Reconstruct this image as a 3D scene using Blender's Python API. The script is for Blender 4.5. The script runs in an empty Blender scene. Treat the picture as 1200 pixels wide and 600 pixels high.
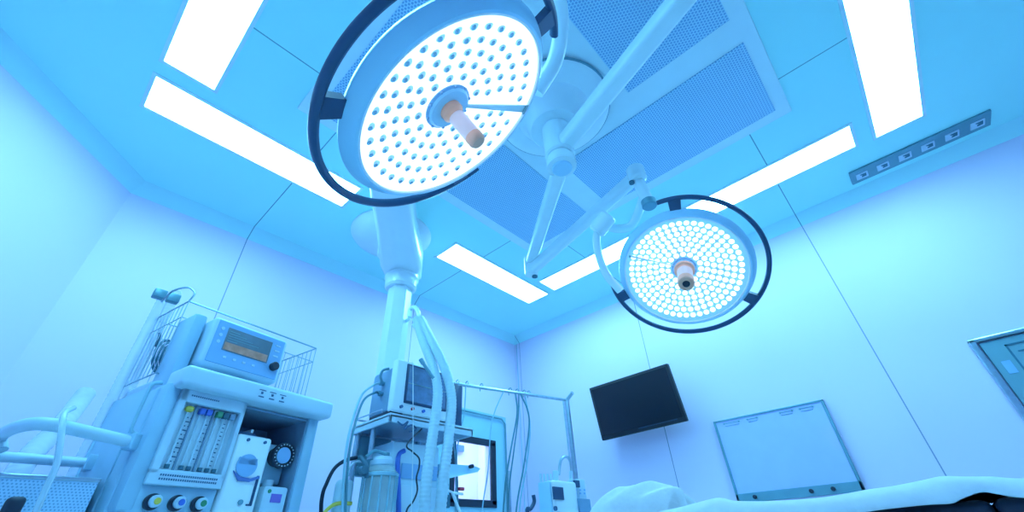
import bpy, bmesh, math, random
from mathutils import Vector, Matrix, Quaternion
random.seed(7)
PI = math.pi
scene = bpy.context.scene
COL = scene.collection

# ------------------------------------------------------------------ camera
F = 486.28
RC = Matrix(((0.68098956, -0.73105121, -0.04263038),
             (-0.39994056, -0.42005642, 0.81461657),
             (-0.61343359, -0.53769576, -0.57843106)))      # world -> camera
CAM = Vector((0, 0, 0.95))
cd = bpy.data.cameras.new('camera'); cd.sensor_width = 36; cd.lens = F / 1200 * 36
cd.clip_start = 0.02; cd.clip_end = 60
cam = bpy.data.objects.new('camera', cd); COL.objects.link(cam)
cam.matrix_world = Matrix.Translation(CAM) @ RC.transposed().to_4x4()
scene.camera = cam

def ray(px, py):
    return (RC.transposed() @ Vector((px - 600, 300 - py, -F))).normalized()
def on(px, py, ax, val):
    """point of the place seen at (px, py) and lying on the plane axis=val"""
    d = ray(px, py); t = (val - CAM[ax]) / d[ax]
    return CAM + d * t
def at(px, py, t): return CAM + ray(px, py) * t

# ------------------------------------------------------------------ materials
MATS = {}
def mat(name, col, rough=0.5, metal=0.0, emit=None, es=0.0, var=0.04, scale=12.0, bump=0.0,
        trans=0.0, alpha=1.0, coat=0.0, ior=1.45):
    if name in MATS: return MATS[name]
    m = bpy.data.materials.new(name); m.use_nodes = True
    nt = m.node_tree; b = nt.nodes['Principled BSDF']
    b.inputs['Roughness'].default_value = rough
    b.inputs['Metallic'].default_value = metal
    b.inputs['Transmission Weight'].default_value = trans
    b.inputs['Alpha'].default_value = alpha
    b.inputs['IOR'].default_value = ior
    b.inputs['Coat Weight'].default_value = coat
    tc = nt.nodes.new('ShaderNodeTexCoord'); nz = nt.nodes.new('ShaderNodeTexNoise')
    nz.inputs['Scale'].default_value = scale; nz.inputs['Detail'].default_value = 3
    nt.links.new(tc.outputs['Object'], nz.inputs['Vector'])
    cr = nt.nodes.new('ShaderNodeValToRGB')
    c = Vector(col)
    cr.color_ramp.elements[0].color = (*[max(0, x * (1 - var)) for x in c], 1)
    cr.color_ramp.elements[1].color = (*[min(1, x * (1 + var)) for x in c], 1)
    cr.color_ramp.elements[0].position = .35; cr.color_ramp.elements[1].position = .65
    nt.links.new(nz.outputs['Fac'], cr.inputs['Fac'])
    nt.links.new(cr.outputs['Color'], b.inputs['Base Color'])
    if bump:
        bp = nt.nodes.new('ShaderNodeBump'); bp.inputs['Strength'].default_value = bump
        bp.inputs['Distance'].default_value = .01
        nt.links.new(nz.outputs['Fac'], bp.inputs['Height']); nt.links.new(bp.outputs['Normal'], b.inputs['Normal'])
    if emit:
        b.inputs['Emission Color'].default_value = (*emit, 1); b.inputs['Emission Strength'].default_value = es
    MATS[name] = m
    return m

def joint_mat(name, col, axes, rough=.45):
    """smooth painted panelling with thin dark sealant joints; axes = [(axis, offset, spacing)]"""
    m = mat(name, col, rough, var=.01, scale=2)
    nt = m.node_tree; b = nt.nodes['Principled BSDF']
    base = b.inputs['Base Color'].links[0].from_socket
    tc = nt.nodes.new('ShaderNodeTexCoord'); sp = nt.nodes.new('ShaderNodeSeparateXYZ')
    nt.links.new(tc.outputs['Object'], sp.inputs[0])
    acc = None
    for ax, off, spc in axes:
        a = nt.nodes.new('ShaderNodeMath'); a.operation = 'SUBTRACT'; a.inputs[1].default_value = off - spc / 2
        nt.links.new(sp.outputs[ax], a.inputs[0])
        f = nt.nodes.new('ShaderNodeMath'); f.operation = 'FLOORED_MODULO'; f.inputs[1].default_value = spc
        nt.links.new(a.outputs[0], f.inputs[0])
        c = nt.nodes.new('ShaderNodeMath'); c.operation = 'COMPARE'
        c.inputs[1].default_value = spc / 2; c.inputs[2].default_value = .0032
        nt.links.new(f.outputs[0], c.inputs[0])
        if acc is None: acc = c.outputs[0]
        else:
            mx = nt.nodes.new('ShaderNodeMath'); mx.operation = 'MAXIMUM'
            nt.links.new(acc, mx.inputs[0]); nt.links.new(c.outputs[0], mx.inputs[1]); acc = mx.outputs[0]
    mix = nt.nodes.new('ShaderNodeMix'); mix.data_type = 'RGBA'
    nt.links.new(acc, mix.inputs[0]); nt.links.new(base, mix.inputs[6])
    mix.inputs[7].default_value = (col[0]*.35, col[1]*.42, col[2]*.5, 1)
    nt.links.new(mix.outputs[2], b.inputs['Base Color'])
    return m

def perforated_mat(name, col, hole, spacing=.0155, rad=.36, axes=(0, 1)):
    m = mat(name, col, .5, var=.01)
    nt = m.node_tree; b = nt.nodes['Principled BSDF']
    base = b.inputs['Base Color'].links[0].from_socket
    tc = nt.nodes.new('ShaderNodeTexCoord'); sp = nt.nodes.new('ShaderNodeSeparateXYZ')
    nt.links.new(tc.outputs['Object'], sp.inputs[0])
    def mth(op, a, bb=None):
        n = nt.nodes.new('ShaderNodeMath'); n.operation = op
        for i, s in enumerate((a, bb)):
            if s is None: continue
            if isinstance(s, (int, float)): n.inputs[i].default_value = s
            else: nt.links.new(s, n.inputs[i])
        return n.outputs[0]
    x = mth('DIVIDE', sp.outputs[axes[0]], spacing); y = mth('DIVIDE', sp.outputs[axes[1]], spacing * .866)
    row = mth('FLOOR', y); sh = mth('MULTIPLY', mth('FLOORED_MODULO', row, 2.0), .5)
    fx = mth('SUBTRACT', mth('FLOORED_MODULO', mth('ADD', x, sh), 1.0), .5)
    fy = mth('MULTIPLY', mth('SUBTRACT', mth('FLOORED_MODULO', y, 1.0), .5), .866)
    d = mth('SQRT', mth('ADD', mth('MULTIPLY', fx, fx), mth('MULTIPLY', fy, fy)))
    h = mth('LESS_THAN', d, rad)
    mix = nt.nodes.new('ShaderNodeMix'); mix.data_type = 'RGBA'
    nt.links.new(h, mix.inputs[0]); nt.links.new(base, mix.inputs[6]); mix.inputs[7].default_value = (*hole, 1)
    nt.links.new(mix.outputs[2], b.inputs['Base Color'])
    return m

WALLC = (.77, .69, .93)
M_ceil = joint_mat('ceiling_paint', (.46, .97, .99), [(0, .49, 1.47), (1, -.01, 1.457)])
M_wback = joint_mat('wall_paint_back', WALLC, [(0, .49, 1.47)])
M_wright = joint_mat('wall_paint_right', WALLC, [(1, -.01, 1.457)])
M_wall = mat('wall_paint', WALLC, .45, var=.01, scale=2)
M_floor = mat('floor_vinyl', (.84, .97, .97), .35, var=.05, scale=6)
M_cove = mat('cove_paint', (.50, .90, .98), .45, var=.01)
M_white = mat('white_enamel', (.74, .88, .96), .3, coat=.3, var=.01)
M_arm = mat('arm_enamel', (.72, .92, .99), .28, coat=.4, var=.01)
M_head = mat('head_enamel', (.42, .74, .97), .3, coat=.3, var=.01)
M_mach = mat('machine_plastic', (.33, .58, .76), .4, var=.02)
M_mach2 = mat('machine_plastic_pale', (.50, .70, .84), .38, var=.02)
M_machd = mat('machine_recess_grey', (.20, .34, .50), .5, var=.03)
M_blueface = mat('bezel_blue', (.24, .48, .78), .4, var=.02)
M_dark = mat('dark_rubber', (.012, .028, .055), .45, var=.1)
M_ring = mat('ring_navy', (.022, .075, .17), .35, var=.05)
M_black = mat('black_glass', (.006, .012, .022), .25, var=.02)
M_blackp = mat('black_plastic', (.010, .017, .028), .5, var=.05)
M_screen = mat('screen_grey', (.10, .17, .24), .22, var=.1)
M_steel = mat('brushed_steel', (.42, .55, .62), .28, 1.0, var=.06, scale=40)
M_steeld = mat('satin_steel_wire', (.30, .44, .52), .35, .8, var=.06)
M_teal = mat('teal_grey_metal', (.16, .36, .44), .4, .4, var=.05)
M_teald = mat('dark_teal_plastic', (.05, .17, .25), .45, var=.08)
M_grille_e = mat('diffuser_frame', (.70, .92, .99), .4, var=.01)
M_grille = perforated_mat('perforated_grille', (.46, .78, .96), (.22, .46, .74))
M_perf = perforated_mat('perforated_side', (.42, .68, .92), (.22, .42, .66), .009, .26, (0, 2))
M_cloth = mat('white_cotton', (.84, .92, .96), .85, var=.02, scale=60, bump=.15)
M_hose = mat('translucent_hose', (.62, .86, .96), .3, trans=.25, var=.02)
M_clear = mat('clear_tube', (.75, .92, 1.0), .12, trans=.55, alpha=.85, var=.01)
M_faint = mat('thin_clear_plastic', (.74, .90, 1.0), .5, trans=.2, alpha=.38, var=.01)
M_glass = mat('clear_glass', (.8, .95, 1.0), .03, trans=.92, var=.0, ior=1.2)
M_jar = mat('jar_plastic', (.75, .95, 1.0), .08, trans=.3, alpha=.45, var=.02, ior=1.2)
M_cable = mat('grey_cable', (.10, .28, .36), .4, var=.05)
M_cablel = mat('pale_cable', (.30, .56, .68), .4, var=.05)
M_yellow = mat('yellow_plastic', (.75, .62, .10), .4, var=.03)
M_blue = mat('blue_plastic', (.06, .16, .62), .4, var=.03)
M_green = mat('green_plastic', (.05, .30, .16), .4, var=.03)
M_purple = mat('purple_print', (.22, .16, .62), .5, var=.03)
M_red = mat('red_plastic', (.60, .05, .08), .4, var=.03)
M_orange = mat('orange_display', (.30, .20, .16), .3, emit=(.5, .28, .16), es=.14, var=.3, scale=30)
M_print = mat('printed_marks', (.06, .14, .28), .6, var=.05)
M_coral = mat('coral_grip', (.98, .46, .32), .4, var=.03)
M_grip = mat('frosted_grip', (.95, .72, .74), .3, trans=.1, var=.02)
M_film = mat('viewer_acrylic', (.46, .56, .95), .2, var=.02, coat=.4)
LC = (.275, .79, 1.08)
M_tube = mat('ceiling_light_diffuser', (.9, .95, 1), .4, emit=LC, es=18.3)
M_corr = mat('corridor_light_diffuser', (.9, .95, 1), .4, emit=(.55, .85, 1.0), es=16)
M_led = mat('led_field', (.9, .95, 1), .4, emit=(.80, .88, 1.0), es=1.35)
M_ledf = mat('led_field_silver', (.30, .62, .85), .3, .2, emit=(.30, .70, .95), es=.35)
M_ledb = mat('led_lens_bright', (.9, .95, 1), .3, emit=(.80, .90, 1.0), es=1.7)
M_lens = mat('led_lens_glass', (.55, .80, .92), .15, emit=(.35, .72, .95), es=.42, coat=.5, var=.2, scale=90)
M_lensd = mat('led_lens_core', (.16, .42, .60), .12, emit=(.2, .5, .8), es=.15, coat=.5, var=.3, scale=90)
M_mscreen = mat('monitor_screen', (.05, .14, .30), .15, emit=(.08, .3, .6), es=.25, var=.3, scale=20)

# ------------------------------------------------------------------ mesh helpers
def new(): return bmesh.new()
def obj(name, bm, m, parent=None, smooth=True, wp=False, angle=35, extra=None):
    """wp: bm is in world space while the parent is a placed thing"""
    bmesh.ops.remove_doubles(bm, verts=bm.verts, dist=1e-6)
    bmesh.ops.recalc_face_normals(bm, faces=bm.faces)
    me = bpy.data.meshes.new(name); bm.to_mesh(me); bm.free()
    me.materials.append(m)
    for e in (extra or []): me.materials.append(e)
    if smooth:
        for p in me.polygons: p.use_smooth = True
        me.set_sharp_from_angle(angle=math.radians(angle))
    o = bpy.data.objects.new(name, me); COL.objects.link(o)
    if parent is not None:
        o.parent = parent
        if wp: o.matrix_parent_inverse = WM[parent.name].inverted()
    return o
WM = {}
def thing(name, label, cat, loc=(0, 0, 0), rotz=0, group=None):
    o = bpy.data.objects.new(name, None); COL.objects.link(o)
    o.empty_display_size = .1
    o.location = loc; o.rotation_euler = (0, 0, rotz)
    WM[o.name] = Matrix.Translation(loc) @ Matrix.Rotation(rotz, 4, 'Z')
    o['label'] = label; o['category'] = cat
    if group: o['group'] = group
    return o
def tag(o, label, cat, group=None):
    o['label'] = label; o['category'] = cat
    if group: o['group'] = group
    return o
def struct(o): o['kind'] = 'structure'; return o

def merge(bm, tmp):
    me = bpy.data.meshes.new('tmp'); tmp.to_mesh(me); tmp.free(); bm.from_mesh(me); bpy.data.meshes.remove(me)
def box(bm, a, b, bev=0.0, seg=2, M=None):
    t = new()
    a = Vector(a); b = Vector(b)
    lo = Vector([min(a[i], b[i]) for i in range(3)]); hi = Vector([max(a[i], b[i]) for i in range(3)])
    bmesh.ops.create_cube(t, size=1)
    for v in t.verts: v.co = Vector([(lo[i] + hi[i]) / 2 + v.co[i] * (hi[i] - lo[i]) for i in range(3)])
    if bev:
        bev = min(bev, .49 * min(hi - lo))
        bmesh.ops.bevel(t, geom=list(t.edges), offset=bev, segments=seg, affect='EDGES', profile=.5)
    if M is not None: bmesh.ops.transform(t, matrix=M, verts=t.verts)
    merge(bm, t)
def frame_of(n, up=Vector((0, 0, 1))):
    n = n.normalized()
    if abs(n.dot(up)) > .99: up = Vector((1, 0, 0))
    u = up.cross(n).normalized(); v = n.cross(u)
    return u, v, n
def tube(bm, pts, r, seg=10, smooth_n=0, rs=None, cap=True, flat=1.0):
    pts = [Vector(p) for p in pts]
    if smooth_n: pts, rs2 = catmull(pts, smooth_n, rs); rs = rs2
    n = len(pts)
    if rs is None: rs = [r] * n
    tg = []
    for i in range(n):
        d = pts[min(i + 1, n - 1)] - pts[max(i - 1, 0)]
        tg.append(d.normalized())
    u, v, _ = frame_of(tg[0])
    rings = []
    for i in range(n):
        if i:
            q = tg[i - 1].rotation_difference(tg[i]); u = q @ u; v = q @ v
        ring = [bm.verts.new(pts[i] + (u * math.cos(2 * PI * k / seg) + v * math.sin(2 * PI * k / seg) * flat) * rs[i]) for k in range(seg)]
        rings.append(ring)
    for i in range(n - 1):
        for k in range(seg):
            bm.faces.new((rings[i][k], rings[i][(k + 1) % seg], rings[i + 1][(k + 1) % seg], rings[i + 1][k]))
    if cap:
        bm.faces.new(rings[0][::-1]); bm.faces.new(rings[-1])
def catmull(pts, k, rs=None):
    out = []; ro = []
    P = [pts[0] * 2 - pts[1]] + list(pts) + [pts[-1] * 2 - pts[-2]]
    for i in range(1, len(P) - 2):
        for j in range(k):
            t = j / k
            a, b, c, d = P[i - 1], P[i], P[i + 1], P[i + 2]
            out.append(.5 * ((2 * b) + (c - a) * t + (2 * a - 5 * b + 4 * c - d) * t * t + (-a + 3 * b - 3 * c + d) * t ** 3))
            if rs: ro.append(rs[i - 1] * (1 - t) + rs[i] * t)
    out.append(Vector(pts[-1]))
    if rs: ro.append(rs[-1])
    return out, (ro if rs else None)
def resample(pts, step):
    out = [pts[0]]; acc = 0
    for a, b in zip(pts, pts[1:]):
        L = (b - a).length
        pos = step - acc
        while pos <= L:
            out.append(a + (b - a) * (pos / L)); pos += step
        acc = L - (pos - step)
    return out
def ribbed(bm, pts, r, step=.008, amp=.10, seg=14):
    p, _ = catmull([Vector(q) for q in pts], 16)
    p = resample(p, step / 2)
    rs = [r * (1 + amp * (1 if i % 4 in (0, 1) else -1)) for i in range(len(p))]
    tube(bm, p, r, seg, rs=rs)
def lathe(bm, prof, o, n, seg=40, up=Vector((0, 0, 1))):
    """prof: (radius, height along n)"""
    u, v, n = frame_of(Vector(n), up); o = Vector(o)
    rings = []
    for r, h in prof:
        if r < 1e-6: rings.append([bm.verts.new(o + n * h)])
        else: rings.append([bm.verts.new(o + n * h + (u * math.cos(2 * PI * k / seg) + v * math.sin(2 * PI * k / seg)) * r) for k in range(seg)])
    for a, b in zip(rings, rings[1:]):
        for k in range(seg):
            k2 = (k + 1) % seg
            if len(a) == 1 and len(b) == 1: continue
            if len(a) == 1: bm.faces.new((a[0], b[k2], b[k]))
            elif len(b) == 1: bm.faces.new((a[k], a[k2], b[0]))
            else: bm.faces.new((a[k], a[k2], b[k2], b[k]))
def cyl(bm, a, b, r, seg=20, bev=.0):
    a = Vector(a); b = Vector(b); L = (b - a).length
    bev = min(bev, r * .5, L * .4)
    prof = [(0, 0), (r - bev, 0), (r, bev), (r, L - bev), (r - bev, L), (0, L)] if bev else [(0, 0), (r, 0), (r, L), (0, L)]
    lathe(bm, prof, a, b - a, seg)
def poly(bm, pts): bm.faces.new([bm.verts.new(p) for p in pts])
def prism(bm, pts, d):
    """closed polygon extruded by the vector d"""
    d = Vector(d); a = [bm.verts.new(p) for p in pts]; b = [bm.verts.new(Vector(p) + d) for p in pts]
    bm.faces.new(a); bm.faces.new(b[::-1]); n = len(a)
    for i in range(n): bm.faces.new((a[i], a[(i + 1) % n], b[(i + 1) % n], b[i]))
def beam(bm, a, b, w, h, bev=.01, up=Vector((0, 0, 1)), taper=1.0):
    """rounded bar from a to b, width w (sideways) and height h"""
    a = Vector(a); b = Vector(b); n = (b - a); L = n.length; n.normalize()
    s = up.cross(n).normalized(); t = n.cross(s)
    M = Matrix((s, t, n)).transposed().to_4x4(); M.translation = a
    t_ = new(); box(t_, (-w / 2, -h / 2, 0), (w / 2, h / 2, L), bev, 3)
    for v in t_.verts:
        f = 1 + (taper - 1) * v.co.z / L; v.co.x *= f; v.co.y *= f
    bmesh.ops.transform(t_, matrix=M, verts=t_.verts); merge(bm, t_)

# ================================================================== ROOM
ZC = 2.95; XW = 3.36; YW = 2.975; CV = .075
XL = -1.4; YF = -2.6
# corner where the slanted wall meets the back wall
CX = -.19
outline = [(XL, YF), (XW, YF), (XW, YW), (CX, YW), (XL, YW - (CX - XL))]
b = new(); poly(b, [(x, y, 0) for x, y in outline]); o = struct(obj('floor', b, M_floor, smooth=False))
def inset(o_, d):
    n = len(o_); out = []
    for i in range(n):
        p = Vector(o_[i]); a = (p - Vector(o_[i - 1])).normalized(); c = (Vector(o_[(i + 1) % n]) - p).normalized()
        na = Vector((-a.y, a.x)); nc = Vector((-c.y, c.x)); bis = (na + nc); bis /= bis.length
        out.append(p + bis * (d / bis.dot(na)))
    return out
inn = inset(outline, CV)
b = new(); poly(b, [(p.x, p.y, ZC) for p in inn]); struct(obj('ceiling', b, M_ceil, smooth=False))
names = ['wall_front', 'wall_right', 'wall_back', 'wall_slanted', 'wall_left']
M_cove_b = joint_mat('cove_paint_back', (.50, .90, .98), [(0, .49, 1.47)])
M_cove_r = joint_mat('cove_paint_right', (.50, .90, .98), [(1, -.01, 1.457)])
WIN = (2.455, 2.955, 1.275, 1.775)      # opening through the back wall, x0 x1 z0 z1
for i, nm in enumerate(names):
    p = outline[i]; q = outline[(i + 1) % 5]
    b = new()
    zt = ZC - CV
    if nm == 'wall_back':
        x0, x1, z0, z1 = WIN
        for (xa, xb, za, zb) in ((CX, x0, 0, zt), (x1, XW, 0, zt), (x0, x1, 0, z0), (x0, x1, z1, zt)):
            box(b, (xa, YW, za), (xb, YW + .08, zb))
    else:
        poly(b, [(p[0], p[1], 0), (q[0], q[1], 0), (q[0], q[1], zt), (p[0], p[1], zt)])
    m = {'wall_back': M_wback, 'wall_right': M_wright}.get(nm, M_wall)
    struct(obj(nm, b, m, smooth=False))
    a1 = inn[i]; a2 = inn[(i + 1) % 5]
    b = new(); poly(b, [(p[0], p[1], zt), (q[0], q[1], zt), (a2.x, a2.y, ZC), (a1.x, a1.y, ZC)])
    mc = {'wall_back': M_cove_b, 'wall_right': M_cove_r}.get(nm, M_cove)
    struct(obj('trim_%d' % (i + 1), b, mc, smooth=False))
# corner post strip between the back and right walls
b = new(); box(b, (XW - .006, YW - .03, 0), (XW, YW - .027, ZC - CV)); struct(obj('trim_6', b, M_cablel, smooth=False))
# corridor behind the door window
b = new()
y0, y1 = YW + .081, YW + 1.5
for quad in ([(1.4, y1, 0), (4.2, y1, 0), (4.2, y1, 2.6), (1.4, y1, 2.6)],
             [(1.4, y0, 2.6), (4.2, y0, 2.6), (4.2, y1, 2.6), (1.4, y1, 2.6)],
             [(1.4, y0, 0), (4.2, y0, 0), (4.2, y1, 0), (1.4, y1, 0)],
             [(1.4, y0, 0), (1.4, y1, 0), (1.4, y1, 2.6), (1.4, y0, 2.6)],
             [(4.2, y0, 0), (4.2, y1, 0), (4.2, y1, 2.6), (4.2, y0, 2.6)]): poly(b, quad)
struct(obj('wall_corridor', b, M_wall, smooth=False))
t = thing('ceiling_light', 'bright corridor light seen through the door window', 'light', (2.9, y0 + .75, 2.6))
b = new(); box(b, (-1.0, -.35, -.03), (1.0, .35, 0)); obj('light_diffuser', b, M_corr, t, smooth=False)
b = new(); box(b, (-1.03, -.38, -.02), (1.03, -.35, 0)); box(b, (-1.03, .35, -.02), (1.03, .38, 0)); obj('light_frame', b, M_white, t, smooth=False)

# sliding door leaf with a window
DX0, DX1, DZ = 2.20, 3.13, 2.03
b = new(); x0, x1, z0, z1 = WIN
yd = YW - .035
for (xa, xb, za, zb) in ((DX0, x0, 0, DZ), (x1, DX1, 0, DZ), (x0, x1, 0, z0), (x0, x1, z1, DZ)):
    box(b, (xa, yd, za), (xb, YW - .002, zb), 0)
M_door = mat('door_leaf_paint', (.32, .62, .78), .4, var=.01)
dr = struct(obj('door_1', b, M_door, smooth=False))
b = new()
fw = .035
for (xa, xb, za, zb) in ((x0 - .01, x0 + fw, z0, z1), (x1 - fw, x1 + .02, z0, z1), (x0 - .01, x1 + .02, z1 - fw, z1 + .02), (x0 - .01, x1 + .02, z0 - .02, z0 + fw)):
    box(b, (xa, yd - .012, za), (xb, yd + .02, zb), .004)
obj('window_gasket', b, M_dark, dr, smooth=False)
b = new(); box(b, (x0 + fw - .002, yd + .004, z0 + fw - .002), (x1 - fw + .002, yd + .008, z1 - fw + .002)); obj('window_pane', b, M_glass, dr, smooth=False)
b = new()
tube(b, [(2.30, yd - .02, 2.0), (3.05, yd - .02, 2.0), (3.10, yd - .02, 1.96), (3.10, yd - .02, 1.2)], .008, 8)
obj('door_trim', b, M_teal, dr)
b = new(); box(b, (3.095, yd - .05, 1.05), (3.12, yd - .03, 1.55), .006)
box(b, (3.10, yd - .03, 1.08), (3.115, yd, 1.10)); box(b, (3.10, yd - .03, 1.50), (3.115, yd, 1.52)); obj('door_handle', b, M_steel, dr)
# bar across the lit window, standing in the corridor
b = new(); box(b, (2.3, y1 - .06, 2.02), (3.9, y1 - .01, 2.10), .01); tag(obj('wall_rail', b, M_blue, None), 'blue rail on the corridor wall behind the door window', 'rail')

# ================================================================== CEILING LIGHTS
def ceiling_light(x0, x1, y0, y1, label):
    cx, cy = (x0 + x1) / 2, (y0 + y1) / 2; hx, hy = (x1 - x0) / 2, (y1 - y0) / 2
    t = thing('ceiling_light', label, 'ceiling light', (cx, cy, ZC), 0, 'flush ceiling lights around the air diffuser')
    b = new(); e = .018
    for (a, c, d, f) in ((-hx - e, -hx, -hy - e, hy + e), (hx, hx + e, -hy - e, hy + e), (-hx, hx, -hy - e, -hy), (-hx, hx, hy, hy + e)):
        box(b, (a, d, -.006), (c, f, 0))
    obj('light_frame', b, M_grille_e, t, smooth=False)
    b = new(); box(b, (-hx, -hy, -.004), (hx, hy, -.0005)); obj('light_diffuser', b, M_tube, t, smooth=False)
ceiling_light(-.295, .822, 2.025, 2.265, 'long flush ceiling light left of the pendant column, partly behind the big lamp')
ceiling_light(1.678, 2.828, 2.05, 2.29, 'flush ceiling light right of the pendant column, nearest the far corner')
ceiling_light(2.60, 2.815, -.468, 1.955, 'long flush ceiling light passing behind the small surgical lamp')
ceiling_light(1.67, 2.83, -.805, -.58, 'flush ceiling light at the upper right beside the socket strip')
ceiling_light(-.292, -.076, -.52, 1.907, 'flush ceiling light at the upper left edge of the photo')

# ================================================================== AIR DIFFUSER
dcx, dcy = 1.245, .735
t = thing('air_diffuser', 'square ceiling air diffuser with four perforated grilles around the lamp column', 'air vent', (dcx, dcy, ZC))
b = new(); box(b, (-.98, -.98, -.012), (.98, .98, 0), .004); obj('diffuser_plate', b, M_grille_e, t, smooth=False)
for (xa, xb, ya, yb) in ((.36, .90, -.91, .20), (-.20, .91, .36, .90), (-.90, -.36, -.20, .91), (-.91, .20, -.90, -.36)):
    b = new(); box(b, (xa, ya, -.018), (xb, yb, -.011)); obj('grille', b, M_grille, t, smooth=False)

# ================================================================== SOCKET STRIP ON CEILING
t = thing('socket_strip', 'narrow grey ceiling strip with six square sockets near the right wall', 'socket strip', (3.142, -.75, ZC))
b = new(); box(b, (-.074, -.358, -.014), (.074, .358, 0), .003); obj('strip_housing', b, M_teal, t, smooth=False)
for k in range(6):
    y = -.295 + k * .118
    b = new(); box(b, (-.022 - .01, y - .034, -.02), (.046 - .01, y + .034, -.013), .004); s = obj('socket', b, M_mach2, t, smooth=False)
    b = new(); prism(b, [(-.02, y - .022, -.0205), (.012, y - .022, -.0205), (.012, y + .004, -.0205), (.002, y + .004, -.0205), (.002, y - .008, -.0205), (-.02, y + .012, -.0205)], (0, 0, -.003)); obj('socket_hole', b, M_teald, s, smooth=False)

# ================================================================== SURGICAL LIGHTS
HX, HY = dcx, dcy
t = thing('lamp_ceiling_mount', 'white ceiling column with canopy carrying both surgical lamps', 'ceiling mount', (HX, HY, ZC - .018))
b = new(); lathe(b, [(0, 0), (.31, 0), (.31, -.02), (.29, -.035), (.20, -.045), (.155, -.09), (.14, -.16), (.13, -.17), (0, -.17)], (0, 0, 0), (0, 0, 1), 56); obj('canopy', b, M_arm, t)
b = new(); lathe(b, [(.28, -.033), (.312, -.02), (.316, -.012), (.305, -.004)], (0, 0, 0), (0, 0, 1), 56); obj('canopy_seal', b, M_teal, t)
b = new(); lathe(b, [(0, -.16), (.075, -.16), (.075, -.30), (.06, -.305), (.06, -.42), (.072, -.425), (.072, -.455), (.055, -.46), (0, -.46)], (0, 0, 0), (0, 0, 1), 36); obj('column', b, M_arm, t)
b = new(); cyl(b, (0, 0, -.458), (0, 0, -.472), .05, 32, .004); obj('end_cap', b, M_head, t)

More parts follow.
